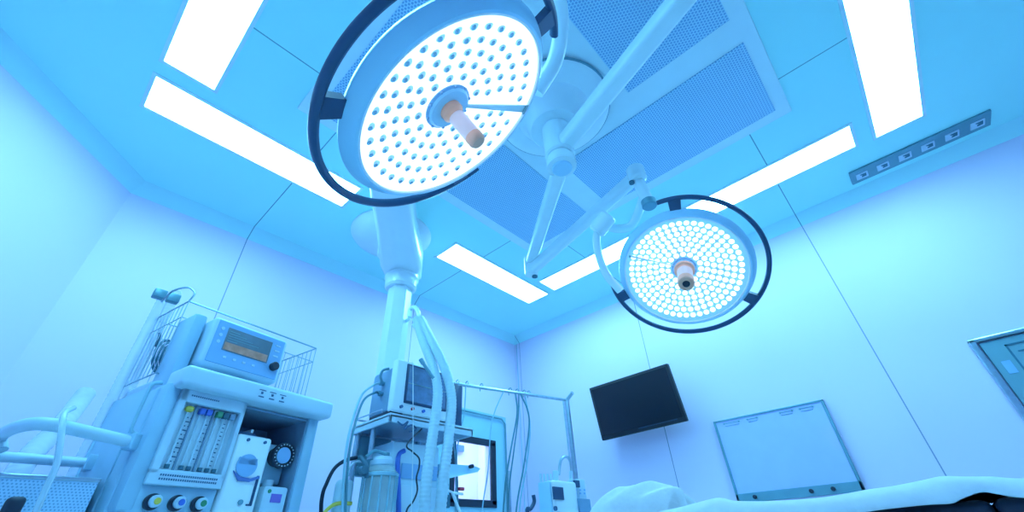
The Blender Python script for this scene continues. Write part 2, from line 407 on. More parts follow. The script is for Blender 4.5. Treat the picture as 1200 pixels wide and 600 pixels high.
def build_lamp(name, label, c, n, gap, style, handle_len):
    c = Vector(c); n = Vector(n).normalized()
    t = thing(name, label, 'surgical lamp', tuple(c), 0, 'surgical lamps on the ceiling mount')
    u, v, n = frame_of(n)
    Mx = Matrix((u, v, n)).transposed().to_4x4(); Mx.translation = c
    def tr(bm): bmesh.ops.transform(bm, matrix=Mx, verts=bm.verts); return bm
    def P(a, r, h): a = math.radians(a); return Vector((r * math.cos(a), r * math.sin(a), h))
    # housing
    b = new(); lathe(b, [(.272, .0), (.276, .004), (.284, .002), (.303, -.022), (.307, -.032), (.303, -.042), (.286, -.056), (.26, -.068), (.17, -.090), (.10, -.098), (0, -.10)], (0, 0, 0), (0, 0, 1), 96)
    hd = obj('lamp_housing', tr(b), M_head, t, wp=True)
    b = new(); lathe(b, [(.271, -.004), (.272, .003), (.2775, .0045), (.279, .0)], (0, 0, 0), (0, 0, 1), 96); obj('face_trim', tr(b), M_white, hd)
    # led field (slightly dished)
    def dish(r): return -.004 - .042 * (1 - (r / .27) ** 2)
    b = new(); lathe(b, [(.272, -.003)] + [(r, dish(r)) for r in (.26, .22, .18, .14, .10, .06)] + [(0, dish(0))], (0, 0, 0), (0, 0, 1), 96)
    obj('led_panel', tr(b), M_led if style == 'big' else M_ledf, t, wp=True)
    # lenses
    lens = []
    if style == 'big': rings = [(.092, 13), (.129, 19), (.166, 24), (.203, 30), (.241, 35)]; lr = .0112
    else: rings = [(.075, 15), (.103, 21), (.131, 26), (.159, 32), (.187, 37), (.215, 43), (.244, 49)]; lr = .0125
    pts = []
    for i, (r, k) in enumerate(rings):
        for j in range(k):
            a = 360 * (j + .5 * (i % 2)) / k
            if style == 'big' and abs((a - 86 + 180) % 360 - 180) * r < .9: continue
            pts.append(P(a, r, dish(r)))
    def lens_bm(o_):
        b_ = new()
        if style == 'big':
            o_ = Vector(o_)
            lathe(b_, [(lr * 1.1, -.001), (lr, .0012), (lr * .8, .0020), (lr * .45, .0030), (0, .0034)], o_, (0, 0, 1), 14)
            nf = len(b_.faces); lathe(b_, [(lr * .62, .0005), (lr * .56, .0036), (lr * .3, .0048), (0, .005)], o_ + Vector((lr * .18, -lr * .2, 0)), (0, 0, 1), 10)
            b_.faces.ensure_lookup_table()
            for f_ in b_.faces[nf:]: f_.material_index = 1
        else: lathe(b_, [(lr, -.001), (lr * .93, .003), (lr * .6, .006), (0, .0075)], o_, (0, 0, 1), 12)
        return b_
    order = sorted(pts, key=lambda p: ((Mx @ p) - CAM).length)
    mlens = M_lens if style == 'big' else M_ledb
    first = obj('led_lens', lens_bm((0, 0, 0)), mlens, t, wp=True, extra=[M_lensd])
    for i, p in enumerate(order[:100]):
        o = first if i == 0 else first.copy()
        if i: COL.objects.link(o); o.parent = t
        M2 = Mx.copy(); M2.translation = Mx @ p
        o.matrix_parent_inverse = Matrix(); o.matrix_local = WM[t.name].inverted() @ M2
    b = new()
    for p in order[100:]: merge(b, lens_bm(p))
    o = obj('led_lens_field', tr(b), mlens, t, wp=True, extra=[M_lensd]); o['kind'] = 'stuff'
    # centre hub, radial divider, handle (hub sits at the bottom of the dish)
    def trh(bm): bmesh.ops.translate(bm, vec=(0, 0, -.030), verts=bm.verts); return tr(bm)
    hr = .062 if style == 'big' else .05
    b = new(); lathe(b, [(hr, -.024), (hr, -.006), (hr - .006, -.001), (0, -.001)], (0, 0, 0), (0, 0, 1), 40); hb = obj('hub', trh(b), M_head, t, wp=True)
    b = new(); lathe(b, [(hr + .006, -.024), (hr + .006, -.010), (hr, -.006)], (0, 0, 0), (0, 0, 1), 40)
    for k in range(10):
        q = P(k * 36, hr + .003, -.008); box(b, q - Vector((.003, .003, .003)), q + Vector((.003, .003, .003)))
    obj('hub_collar', trh(b), M_blueface, hb)
    da = 86 if style == 'big' else 138
    b = new(); a0 = P(da, hr, -.041); a1 = P(da, .266, -.002)
    side = P(da + 90, 1, 0) * (.013 if style == 'big' else .004)
    prism(b, [a0 - side * .4, a1 - side, a1 + side, a0 + side * .4], (0, 0, .005)); dv = obj('radial_strut', tr(b), M_arm, t, wp=True, smooth=False)
    b = new(); prism(b, [P(da, .258, .004) - side * 1.2, P(da, .267, .004) - side * 1.2, P(da, .267, .004) + side * 1.2, P(da, .258, .004) + side * 1.2], (0, 0, .004)); obj('strut_clip', tr(b), M_teal, dv, smooth=False)
    hl = handle_len; S = 1 if style == 'big' else 1.55
    sc1 = lambda pr: [(r_ * S, h_) for r_, h_ in pr]
    b = new(); lathe(b, sc1([(.030, -.001), (.030, .014), (.024, .020), (.0225, .028), (0, .028)]), (0, 0, 0), (0, 0, 1), 28); obj('handle_ring', trh(b), M_coral, t, wp=True)
    b = new(); lathe(b, sc1([(.021, .026), (.0225, .03), (.0225, hl * .8), (.0225, hl * .82)]), (0, 0, 0), (0, 0, 1), 28); hn = obj('handle', trh(b), M_grip, t, wp=True)
    b = new(); lathe(b, sc1([(.0226, hl * .81), (.0232, hl * .84), (.0225, hl - .003), (.018, hl + .004), (0, hl + .006)] if style == 'big' else [(.0226, hl * .72), (.0235, hl * .75), (.0225, hl), (.019, hl + .004), (.011, hl + .004), (.011, hl - .01), (0, hl - .01)]), (0, 0, 0), (0, 0, 1), 28); ht = obj('handle_tip', trh(b), M_coral, hn)
    if style != 'big':
        b = new(); lathe(b, [(.016, hl - .009), (.016, hl + .0045), (0, hl + .0045)], (0, 0, 0), (0, 0, 1), 20); obj('camera_lens', trh(b), M_dark, ht)
    # ring handle, open towards the suspension
    b = new()
    rp = [P(gap + 43 + (360 - 86) * k / 90, .357, -.04) for k in range(91)]
    tube(b, rp, .011, 12, flat=1.25); obj('ring_handle', tr(b), M_ring, t, wp=True)
    for a in (gap + 55, gap + 180, gap - 55):
        b = new(); pa = []
        w = math.radians(4.5)
        q = math.radians(a)
        def Q(an, r, h): return Vector((r * math.cos(an), r * math.sin(an), h))
        prism(b, [Q(q - w, .305, -.048), Q(q + w, .305, -.048), Q(q + w, .352, -.050), Q(q - w, .352, -.050)], (0, 0, .022))
        obj('ring_bracket', tr(b), M_ring, t, wp=True, smooth=False)
    return t, Mx

bigc = Vector((.423, .537, 1.88)); bign = Vector((.549, -.269, -.791))
t, Mx = build_lamp('surgical_lamp', 'large round surgical lamp at top centre with pale pink handle', bigc, bign, 79, 'big', .125)
# its suspension
ELB = Vector((.93, -.24, 2.56)); J = Vector((.62, .02, 2.50)); KN = Vector((.62, .02, 2.30))
b = new(); beam(b, (HX, HY, 2.60), ELB + Vector((0, 0, .04)), .085, .075, .02)
cyl(b, (HX, HY, 2.55), (HX, HY, 2.65), .075, 32, .01)
obj('extension_arm', b, M_arm, t, wp=True)
b = new(); cyl(b, ELB + Vector((0, 0, -.08)), ELB + Vector((0, 0, .06)), .045, 24, .01); obj('elbow_joint', b, M_arm, t, wp=True)
b = new(); beam(b, ELB + Vector((0, 0, -.05)), J, .06, .07, .015); obj('spring_arm', b, M_arm, t, wp=True)
b = new(); cyl(b, J + Vector((0, 0, .04)), KN, .024, 20, .006); obj('drop_tube', b, M_arm, t, wp=True)
yk = [KN, at(640, -45, 1.66), at(655, 0, 1.58), at(657, 35, 1.54), at(650, 72, 1.49), at(628, 108, 1.43)]
b = new(); tube(b, yk, .026, 12, 8, flat=.7); obj('yoke_arm', b, M_arm, t, wp=True)

smc = Vector((1.801, .493, 1.994)); smn = Vector((-.578, -.076, -.813))
t, Mx = build_lamp('surgical_lamp', 'smaller-looking round surgical lamp right of centre with coral camera handle', smc, smn, 130, 'small', .15)
E2 = on(622, 312, 2, 2.43); P1 = on(745, 207, 2, 2.50); P2 = on(761, 240, 2, 2.30); K = on(703, 262, 2, 2.28)
b = new(); beam(b, (HX, HY, 2.50), E2 + Vector((0, 0, .03)), .075, .065, .018, taper=.9)
cyl(b, (HX, HY, 2.475), (HX, HY, 2.535), .074, 32, .01)
obj('extension_arm', b, M_arm, t, wp=True)
b = new(); cyl(b, E2 + Vector((0, 0, -.07)), E2 + Vector((0, 0, .07)), .042, 24, .01)
ej = obj('elbow_joint', b, M_arm, t, wp=True)
b = new(); cyl(b, E2 + Vector((.02, -.01, -.071)), E2 + Vector((.02, -.01, -.078)), .018, 16); obj('joint_screw', b, M_teald, ej)
b = new(); beam(b, E2 + Vector((0, 0, -.03)), P1, .055, .075, .02); obj('spring_arm', b, M_arm, t, wp=True)
b = new(); cyl(b, P1 + Vector((-.01, -.01, -.045)), P1 + Vector((-.01, -.01, .05)), .045, 24, .012); pj = obj('end_joint', b, M_arm, t, wp=True)
q = on(740, 213, 2, 2.452); b = new(); cyl(b, q, q + Vector((0, 0, -.012)), .013, 14); obj('joint_screw', b, M_teald, pj)
b = new(); cyl(b, P1 + Vector((.0, 0, .02)), P2, .03, 20, .006); dt = obj('drop_tube', b, M_arm, t, wp=True)
b = new(); cyl(b, P2 + Vector((0, 0, .03)), P2 + Vector((0, 0, -.014)), .036, 22, .006); obj('drop_collar', b, M_teal, dt)
b = new(); tube(b, [P2 + (P1 - P2) * .35, on(742, 262, 2, 2.30), on(724, 268, 2, 2.28), K], .022, 12, 6); obj('cross_link', b, M_arm, t, wp=True)
b = new(); cyl(b, on(714, 252, 2, 2.30), on(698, 272, 2, 2.24), .045, 22, .01); obj('knuckle', b, M_arm, t, wp=True)
yk = [K, at(699, 280, 2.13), at(702, 300, 2.11), at(711, 322, 2.09), at(727, 341, 2.07)]
b = new(); tube(b, yk, .022, 12, 8, flat=.8); obj('yoke_arm', b, M_arm, t, wp=True)

# ================================================================== CEILING PENDANT
t = thing('ceiling_pendant', 'white ceiling supply pendant hanging from a round canopy behind the big lamp', 'pendant', (1.25, 2.30, ZC))
b = new(); lathe(b, [(0, 0), (.295, 0), (.295, -.012), (.27, -.045), (.20, -.075), (.12, -.09), (0, -.09)], (0, 0, 0), (0, 0, 1), 56); obj('canopy', b, M_white, t)
b = new(); cyl(b, (.02, 0, -.08), (.02, 0, -.2), .10, 32, .01); obj('column', b, M_white, t)
b = new()
A = Vector((.80, 1.60, 0)); B = Vector((1.385, 2.30, 0)); n = (B - A).normalized(); s = Vector((-n.y, n.x, 0))
def arm_sec(p, w, z0, z1, e):
    return [p + s * w * k + Vector((0, 0, z)) for k, z in ((-.5, z0 + e), (-.5 + e / w, z0), (.5 - e / w, z0), (.5, z0 + e), (.5, z1 - e), (.5 - e / w, z1), (-.5 + e / w, z1), (-.5, z1 - e))]
secs = [arm_sec(A, .23, 2.66, 2.82, .03), arm_sec(A.lerp(B, .5), .25, 2.64, 2.82, .03), arm_sec(B - n * .1, .29, 2.62, 2.82, .03), arm_sec(B + n * .08, .26, 2.62, 2.82, .05)]
rr = [[b.verts.new(p) for p in q_] for q_ in secs]
for x_, y_ in zip(rr, rr[1:]):
    for k in range(8): b.faces.new((x_[k], x_[(k + 1) % 8], y_[(k + 1) % 8], y_[k]))
b.faces.new(rr[0]); b.faces.new(rr[-1][::-1])
obj('pendant_arm', b, M_white, t, wp=True, angle=50)
b = new(); lathe(b, [(0, 2.64), (.118, 2.64), (.122, 2.60), (.112, 2.585), (.112, 2.53), (.10, 2.515), (0, 2.515)], (1.385, 2.30, 0), (0, 0, 1), 36); obj('rotary_joint', b, M_white, t, wp=True)
b = new(); bb = 1.62
hexp = [(1.385 + .082 * math.cos(PI / 6 + k * PI / 3), 2.30 + .082 * math.sin(PI / 6 + k * PI / 3), bb) for k in range(6)]
prism(b, hexp, (0, 0, 2.52 - bb)); obj('service_shaft', b, M_white, t, wp=True, smooth=False)
b = new(); tube(b, [on(480, 372, 1, 2.2), on(481, 363, 1, 2.2), on(486, 360, 1, 2.15), on(490, 366, 1, 2.1), on(491, 376, 1, 2.08)], .014, 10, 6); tube(b, [on(481, 373, 1, 2.2), (1.42, 2.28, 2.25)], .012, 8)
hk = obj('hose_hook', b, M_arm, t, wp=True)
b = new(); beam(b, on(484, 382, 1, 2.05), on(500, 377, 1, 2.05), .02, .03, .006); obj('hose_clamp', b, M_arm, hk)

# corrugated hoses hanging from the hook
def hose(name, label, pts, r, m=M_hose, cat='hose', step=.009, amp=.035):
    b = new(); ribbed(b, pts, r, step, amp); return tag(obj(name, b, m), label, cat, None)
hose('breathing_hose', 'pale corrugated breathing hose, the left one hanging in front of the monitor',
     [on(488, 374, 1, 2.05), on(496, 400, 1, 1.9), on(508, 432, 1, 1.8), on(513, 462, 1, 1.75), on(507, 510, 1, 1.72), on(500, 560, 1, 1.7), on(494, 640, 1, 1.7)], .025)
hose('breathing_hose', 'pale corrugated breathing hose, the right one curving down beside the hanging bar',
     [on(493, 374, 1, 2.02), on(505, 398, 1, 1.86), on(521, 432, 1, 1.76), on(529, 466, 1, 1.72), on(526, 510, 1, 1.69), on(520, 560, 1, 1.67), on(512, 640, 1, 1.67)], .025)
b = new(); tube(b, [on(494, 423, 1, 1.74), on(508, 443, 1, 1.70)], .009, 10); cyl(b, on(493, 421, 1, 1.745), on(496, 426, 1, 1.735), .012, 12); tag(obj('hose_clip_bar', b, M_teal), 'short grey bar clipped across the breathing hoses above the monitor', 'clip')

# ================================================================== TV AND WALL ITEMS
tl, trr, br, bl = Vector((3.12, 1.947, 2.073)), Vector((3.12, 1.204, 2.08)), Vector((3.19, 1.193, 1.664)), Vector((3.19, 1.903, 1.645))
cc = (tl + trr + br + bl) / 4
ux = ((trr - tl) + (br - bl)).normalized(); uz = ((tl - bl) + (trr - br)).normalized(); un = ux.cross(uz).normalized()
if un.x > 0: un = -un
uz = (uz - ux * uz.dot(ux)).normalized()
T = Matrix((ux, uz, un)).transposed().to_4x4(); T.translation = cc
W2, H2 = .364, .212
t = thing('wall_tv', 'black flat screen television tilted down from the right wall', 'television', tuple(cc))
def trT(bm): bmesh.ops.transform(bm, matrix=T, verts=bm.verts); return bm
b = new(); box(b, (-W2, -H2, -.045), (W2, H2, 0), .006); obj('tv_cabinet', trT(b), M_blackp, t, wp=True)
b = new(); box(b, (-W2 + .022, -H2 + .034, -.002), (W2 - .022, H2 - .022, .0015)); obj('tv_screen', trT(b), M_black, t, wp=True, smooth=False)
b = new(); box(b, (-.02, -H2 + .024, .0002), (.30, -H2 + .028, .002)); obj('tv_trim', trT(b), M_ring, t, wp=True, smooth=False)
b = new(); box(b, (-.12, -.12, -.09), (.12, .12, -.045), .004); obj('mount_plate', trT(b), M_blackp, t, wp=True)
b = new(); beam(b, cc - un * .08, (XW, cc.y, cc.z + .02), .10, .10, .01); box(b, (XW - .02, cc.y - .15, cc.z - .13), (XW, cc.y + .15, cc.z + .15), .004); obj('wall_bracket', b, M_blackp, t, wp=True)

# x-ray film viewer
t = thing('film_viewer', 'wide pale film viewer box with grey frame on the right wall', 'light box', (XW, .71, 1.395))
a, h = .352, .256
b = new()
for (ya, yb, za, zb) in ((-a, -a + .016, -h, h), (a - .016, a, -h, h), (-a, a, h - .010, h), (-a, a, -h, -h + .052)):
    box(b, (-.03, ya, za), (0, yb, zb), .002)
obj('viewer_frame', b, M_teal, t, smooth=False)
b = new(); box(b, (-.024, -a + .014, -h + .05), (0, a - .014, h - .009)); obj('viewer_screen', b, M_film, t, smooth=False)
for (ya, yb) in ((-.29, -.20), (-.17, -.08), (.05, .13), (.17, .29)):
    b = new(); box(b, (-.0265, ya, h - .030), (-.0235, yb, h - .026)); box(b, (-.0265, ya + .01, h - .046), (-.0235, yb - .01, h - .0435))
    box(b, (-.029, ya + .005, h - .034), (-.0235, ya + .013, h - .024)); box(b, (-.029, yb - .013, h - .034), (-.0235, yb - .005, h - .024))
    obj('film_clip', b, M_teal, t, smooth=False)
for y in (.235, -.09, -.205):
    b = new(); cyl(b, (-.029, y, -h + .026), (-.045, y, -h + .026), .012, 16, .003); obj('control_knob', b, M_dark, t)

# recessed control cabinet
t = thing('wall_control_cabinet', 'grey metal control cabinet set in the right wall at the right edge', 'cabinet', (XW, -.81, 1.40))
b = new()
y0_, y1_, z0_, z1_ = -.40, .40, -.42, .395
for (ya, yb, za, zb) in ((y0_, y0_ + .03, z0_, z1_), (y1_ - .03, y1_, z0_, z1_), (y0_, y1_, z1_ - .022, z1_), (y0_, y1_, z0_, z0_ + .03)):
    box(b, (-.035, ya, za), (0, yb, zb), .006)
obj('cabinet_frame', b, M_steel, t, smooth=False)
b = new(); box(b, (-.022, y0_ + .036, z0_ + .036), (0, y1_ - .036, z1_ - .028), .002); cdr = obj('cabinet_door', b, mat('cabinet_teal', (.20, .42, .50), .35, .3, var=.02), t, smooth=False)
b = new()
for (ya, yb, za, zb) in ((-.28, .28, .325, .333), (-.28, -.272, -.2, .333), (.272, .28, -.2, .333), (-.28, .28, -.208, -.2)): box(b, (-.026, ya, za), (-.021, yb, zb))
obj('panel_seal', b, M_teald, cdr, smooth=False)
b = new(); box(b, (-.025, .30, .19), (-.0215, .335, .255)); obj('label_plate', b, M_blueface, cdr, smooth=False)
b = new(); box(b, (-.026, .18, .285), (-.021, .25, .292)); box(b, (-.026, .195, .262), (-.021, .203, .285)); box(b, (-.026, .05, .24), (-.021, .16, .25)); obj('printed_sign', b, M_teald, cdr, smooth=False)

# ================================================================== OPERATING TABLE + LINEN
X0 = 1.0
t = thing('operating_table', 'dark padded operating table under white sheets at the lower right', 'operating table', (1.3, -.1, 0))
def padbox(y0, y1):
    b = new(); box(b, (X0 + .012, y0, .905), (1.60, y1, .983), .012, 4); return b
yy = [-1.3, -.036, .50, 1.0]
for a_, c_ in zip(yy, yy[1:]): obj('mattress_pad', padbox(a_ + .001, c_ - .001), M_dark, t, wp=True)
b = new(); box(b, (X0 + .04, -1.28, .865), (1.56, .98, .905), .008); obj('table_top', b, M_steel, t, wp=True)
b = new(); box(b, (1.12, -.40, .12), (1.48, .20, .86), .03); obj('pedestal', b, M_white, t, wp=True)
b = new(); box(b, (1.02, -.65, 0), (1.58, .45, .13), .03); obj('table_base', b, M_white, t, wp=True)

# sheet over the table: ridge and near hem follow the folds
ridge = [(1300, 560), (1200, 564), (1160, 562), (1130, 562), (1105, 561), (1085, 565), (1050, 572), (1015, 577), (960, 586), (900, 590), (860, 589), (845, 585), (830, 588), (800, 596), (760, 604)]
hem = [(1300, 585), (1200, 583), (1170, 579), (1150, 576), (1128, 584), (1115, 590), (1090, 591), (1060, 594), (1025, 598), (980, 606), (900, 618), (860, 622), (830, 622), (800, 626), (760, 630)]
b = new(); rows = []
XR = X0 + .035
for (rx, ry), (hx, hy) in zip(ridge, hem):
    R = on(rx, ry, 0, XR); Hh = on(hx, hy, 0, X0 - .005)
    row = [Hh]
    for k in range(1, 7):
        f = k / 7; p = Hh.lerp(R, f); p.x = X0 - .005 + .04 * f ** 2.2 - .008 * math.sin(f * PI); p.z = Hh.z + (R.z - Hh.z) * (1 - (1 - f) ** 1.7); p.y += .004 * math.sin(f * 9 + rx * .03)
        row.append(p)
    row.append(R)
    for k in range(1, 12):
        f = k / 11; x = XR + f * (1.62 - XR)
        z = R.z + (.992 - R.z) * min(1, f * 1.8) + .004 * math.sin(rx * .05 + k * 1.3) * (1 - f)
        row.append(Vector((x, R.y + .02 * f * math.sin(rx), max(z, .989))))
    rows.append(row)
dense = []
for i in range(len(rows[0])):
    c_, _ = catmull([r[i] for r in rows], 5); dense.append(c_)
grid = [[b.verts.new(p) for p in c_] for c_ in dense]
for g1, g2 in zip(grid, grid[1:]):
    for k in range(len(g1) - 1): b.faces.new((g1[k], g1[k + 1], g2[k + 1], g2[k]))
o = obj('draped_sheet', b, M_cloth, angle=180); tag(o, 'white sheet draped in folds over the near edge of the operating table', 'sheet')
sm = o.modifiers.new('solid', 'SOLIDIFY'); sm.thickness = .004; sm.offset = 1
sb = o.modifiers.new('sub', 'SUBSURF'); sb.levels = 1; sb.render_levels = 1

# crumpled heap of linen at the far end of the table
heap = [(708, 592, 1.00), (714, 581, 1), (724, 575, 1), (742, 570, 1), (758, 567, 1), (775, 568, 1), (790, 570, 1), (798, 577, 1), (802, 590, 1)]
b = new(); XH = 1.40
prof = [on(x, y, 0, XH) for x, y, _ in heap]
pr_, _ = catmull(prof, 4)
from mathutils import noise
nx = 16; g = []
for i in range(nx + 1):
    f = i / nx * 2 - 1; x = XH + f * .10
    w = math.sqrt(max(0, 1 - abs(f) ** 2.6)); row = []
    for j, p in enumerate(pr_):
        q = Vector((x, p.y, p.z))
        fold = noise.noise(Vector((x * 9, p.y * 9, 2.1))) * .012 + .010 * math.sin((p.y * 1.2 + x * 1.6) * 42)
        e = min(1, min(j, len(pr_) - 1 - j) / 4)
        zz = .992 + (p.z - .992) * w + fold * w * e * (1 if abs(f) > .15 else .5)
        row.append(b.verts.new((x, p.y + .02 * math.sin(f * 5), max(.991, zz if e > 0 else .991))))
    g.append(row)
for r1, r2 in zip(g, g[1:]):
    for k in range(len(r1) - 1): b.faces.new((r1[k], r1[k + 1], r2[k + 1], r2[k]))
bd = [e for e in b.edges if e.is_boundary]
ex = bmesh.ops.extrude_edge_only(b, edges=bd)
for v_ in ex['geom']:
    if isinstance(v_, bmesh.types.BMVert): v_.co.z = .9895
o = obj('folded_blanket', b, M_cloth, angle=180); tag(o, 'crumpled white blanket heaped on the far end of the operating table', 'blanket')
sb = o.modifiers.new('sub', 'SUBSURF'); sb.levels = 1; sb.render_levels = 1

# ================================================================== ANAESTHESIA MACHINE
MO = Vector((.28, 1.85, 0)); YAW = math.radians(11.5)
t = thing('anaesthesia_machine', 'tall pale blue anaesthesia machine with display and flow tubes at the lower left', 'anaesthesia machine', tuple(MO), YAW)
am = t
# carcass (u, v, w)
b = new()
box(b, (-.02, .10, .22), (.275, .50, 1.49), .012)              # left block behind the flow tubes
box(b, (.275, .36, .22), (.62, .50, 1.49), .006)               # back of the bay
box(b, (.575, .05, .22), (.625, .50, 1.49), .006)              # right cheek
box(b, (.27, .05, .22), (.58, .38, .80), .006)                 # lower cabinet
obj('carcass', b, M_mach, t)
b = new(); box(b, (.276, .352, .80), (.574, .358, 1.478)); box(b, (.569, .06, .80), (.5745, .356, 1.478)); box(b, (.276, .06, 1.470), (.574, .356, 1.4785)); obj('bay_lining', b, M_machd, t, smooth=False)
b = new(); box(b, (0, -.02, 1.482), (.64, .48, 1.555), .016, 4); sh = obj('top_shelf', b, M_mach2, t)
b = new()
for k in range(3):
    box(b, (.285 + k * .045, -.0225, 1.513), (.293 + k * .045, -.0195, 1.521)); box(b, (.275 + k * .045, -.0225, 1.527), (.303 + k * .045, -.0195, 1.529)); box(b, (.278 + k * .045, -.0225, 1.500), (.300 + k * .045, -.0195, 1.504))
obj('shelf_key_marks', b, M_print, sh, smooth=False)
# left upright
b = new(); box(b, (-.012, .045, 1.10), (.038, .16, 1.50), .012); box(b, (-.005, .10, 1.48), (.045, .24, 1.80), .014); obj('side_upright', b, M_mach, t)
b = new(); box(b, (-.026, .17, .90), (-.018, .46, 1.50), .01); box(b, (-.03, .43, .60), (-.018, .446, 1.36), .004); sp_ = obj('side_panel', b, M_mach, t)
b = new(); tube(b, [(-.02, .085, 1.50), (-.045, .085, 1.49), (-.05, .085, 1.46), (-.05, .085, 1.36), (-.045, .085, 1.33), (-.02, .085, 1.32)], .006, 10, 3); obj('side_grip', b, M_cablel, t)
# display head
b = new(); box(b, (.052, .05, 1.59), (.378, .17, 1.792), .018, 4); dh = obj('display_head', b, M_mach2, t)
b = new(); box(b, (.068, .0465, 1.605), (.362, .052, 1.780), .002); obj('display_bezel', b, M_blueface, dh, smooth=False)
b = new(); box(b, (.110, .0445, 1.662), (.304, .0475, 1.758)); sc_ = obj('display_screen', b, M_screen, dh, smooth=False)
b = new(); box(b, (.114, .0432, 1.666), (.298, .0450, 1.696)); obj('waveform_area', b, M_orange, sc_, smooth=False)
b = new()
for k in range(5): box(b, (.118, .0432, 1.703 + k * .010), (.16 + .03 * ((k * 7) % 4), .0450, 1.705 + k * .010))
obj('screen_readout', b, M_teal, sc_, smooth=False)
b = new(); cyl(b, (.335, .0465, 1.655), (.335, .020, 1.655), .018, 24, .004); obj('control_knob', b, M_dark, dh)
for k in range(4):
    b = new(); box(b, (.125 + k * .04, .0440, 1.632), (.138 + k * .04, .0470, 1.641), .001); obj('display_key', b, M_mach2, dh, smooth=False)
for k in range(3):
    b = new(); cyl(b, (.088, .0465, 1.69 + k * .028), (.088, .0435, 1.69 + k * .028), .007, 12); obj('display_key', b, M_mach2, dh)
    b = new(); box(b, (.322, .0440, 1.70 + k * .024), (.345, .0470, 1.706 + k * .024)); obj('display_key', b, M_mach2, dh, smooth=False)
b = new(); box(b, (.15, .10, 1.55), (.30, .16, 1.60), .01); obj('display_foot', b, M_machd, t)
# flow tube block
b = new()
for (ua, ub, wa, wb) in ((.034, .058, 1.205, 1.483), (.258, .274, 1.205, 1.483), (.034, .274, 1.44, 1.483), (.034, .274, 1.176, 1.222)):
    box(b, (ua, .03, wa), (ub, .11, wb), .004)
fb = obj('flow_meter_frame', b, M_mach2, t, smooth=False)
b = new(); box(b, (.056, .062, 1.22), (.26, .068, 1.442)); obj('flow_scale_plate', b, mat('scale_plate', (.66, .84, .95), .3, var=.02), fb, smooth=False)
cols = [(.084, M_yellow), (.128, M_blue), (.152, M_blue), (.190, M_green), (.214, M_teald), (.238, M_machd)]
for i, (u_, mm) in enumerate(cols):
    b = new(); box(b, (u_ - (.0105 if i else .015), .040, 1.412), (u_ + (.0105 if i else .015), .062, 1.434), (.004 if i else .010)); obj('gas_badge', b, mm, fb, smooth=False)
    b = new(); cyl(b, (u_, .056, 1.236), (u_, .056, 1.412), .0045, 12); ft = obj('flow_tube', b, M_mach2, fb)
    b = new(); cyl(b, (u_, .052, 1.228), (u_, .052, 1.240), .008, 12); obj('float_cap', b, M_teald, ft)
b = new()
for u_ in (.074, .138, .200):
    for k in range(11): box(b, (u_ + .014, .0605, 1.25 + k * .0145), (u_ + .022 + .006 * (k % 2), .0625, 1.2535 + k * .0145))
for u_ in (.106, .172, .226):
    for k in range(11): box(b, (u_ - .003, .0605, 1.25 + k * .0145), (u_ + .003, .0625, 1.2525 + k * .0145))
obj('scale_marks', b, M_print, fb, smooth=False)
b = new()
for u_ in (.107, .172): box(b, (u_ - .002, .050, 1.222), (u_ + .002, .0625, 1.44))
obj('scale_divider', b, M_machd, fb, smooth=False)
b = new()
for r_ in range(2):
    for k in range(26): box(b, (.066 + k * .0072, .0285, 1.190 + r_ * .012), (.070 + k * .0072, .0305, 1.196 + r_ * .012))
obj('small_print', b, M_print, fb, smooth=False); b = new()
for k in range(14): box(b, (.066 + k * .0072, .0285, 1.462), (.070 + k * .0072, .0305, 1.467))
obj('small_print', b, M_print, fb, smooth=False)
# knob panel
b = new(); box(b, (.0, .05, .85), (.275, .12, 1.180), .01); kp = obj('knob_panel', b, M_mach, t)
for u_, mm in ((.078, M_yellow), (.150, M_blue), (.220, M_green)):
    b = new(); cyl(b, (u_, .05, 1.128), (u_, .034, 1.128), .024, 28, .003); kk = obj('gas_knob', b, M_dark, kp)
    b = new(); cyl(b, (u_ + .004, .036, 1.129), (u_ + .004, .020, 1.129), .018, 24, .003); obj('knob_cap', b, M_mach2, kk)
    b = new(); cyl(b, (u_ + .006, .021, 1.129), (u_ + .006, .017, 1.129), .010, 20, .002); obj('knob_centre', b, mm, kk)
# vaporiser box
b = new(); box(b, (.280, .04, .85), (.425, .28, 1.372), .014, 3); vp = obj('vaporiser', b, mat('vaporiser_white', (.80, .92, .98), .35, var=.01), t)
b = new(); cyl(b, (.345, .0405, 1.262), (.345, .034, 1.262), .040, 28); box(b, (.308, .034, 1.262), (.382, .042, 1.290), .006); obj('sight_glass', b, M_blueface, vp)
b = new(); prism(b, [(.300, .033, 1.240), (.330, .033, 1.222), (.372, .033, 1.220), (.405, .033, 1.232), (.407, .033, 1.222), (.372, .033, 1.208), (.328, .033, 1.208)], (0, .008, 0)); obj('sight_rim', b, mat('rim_blue', (.10, .20, .52), .5), vp, smooth=False)
b = new(); box(b, (.398, .036, 1.13), (.408, .042, 1.232), .002); box(b, (.385, .036, 1.13), (.408, .042, 1.136), .002); obj('level_slot', b, M_ring, vp, smooth=False)
for u_ in (.322, .392):
    b = new(); cyl(b, (u_, .0405, 1.352), (u_, .034, 1.352), .006, 12); obj('screw', b, M_print, vp)
b = new(); cyl(b, (.362, .0405, 1.14), (.362, .034, 1.14), .009, 14); obj('filler_port', b, M_teal, vp)
b = new(); cyl(b, (.345, .15, 1.37), (.345, .15, 1.392), .06, 30, .006); obj('vaporiser_dial', b, M_print, vp)
b = new(); box(b, (.355, .10, 1.39), (.368, .16, 1.408), .004); obj('dial_lock', b, M_white, vp)
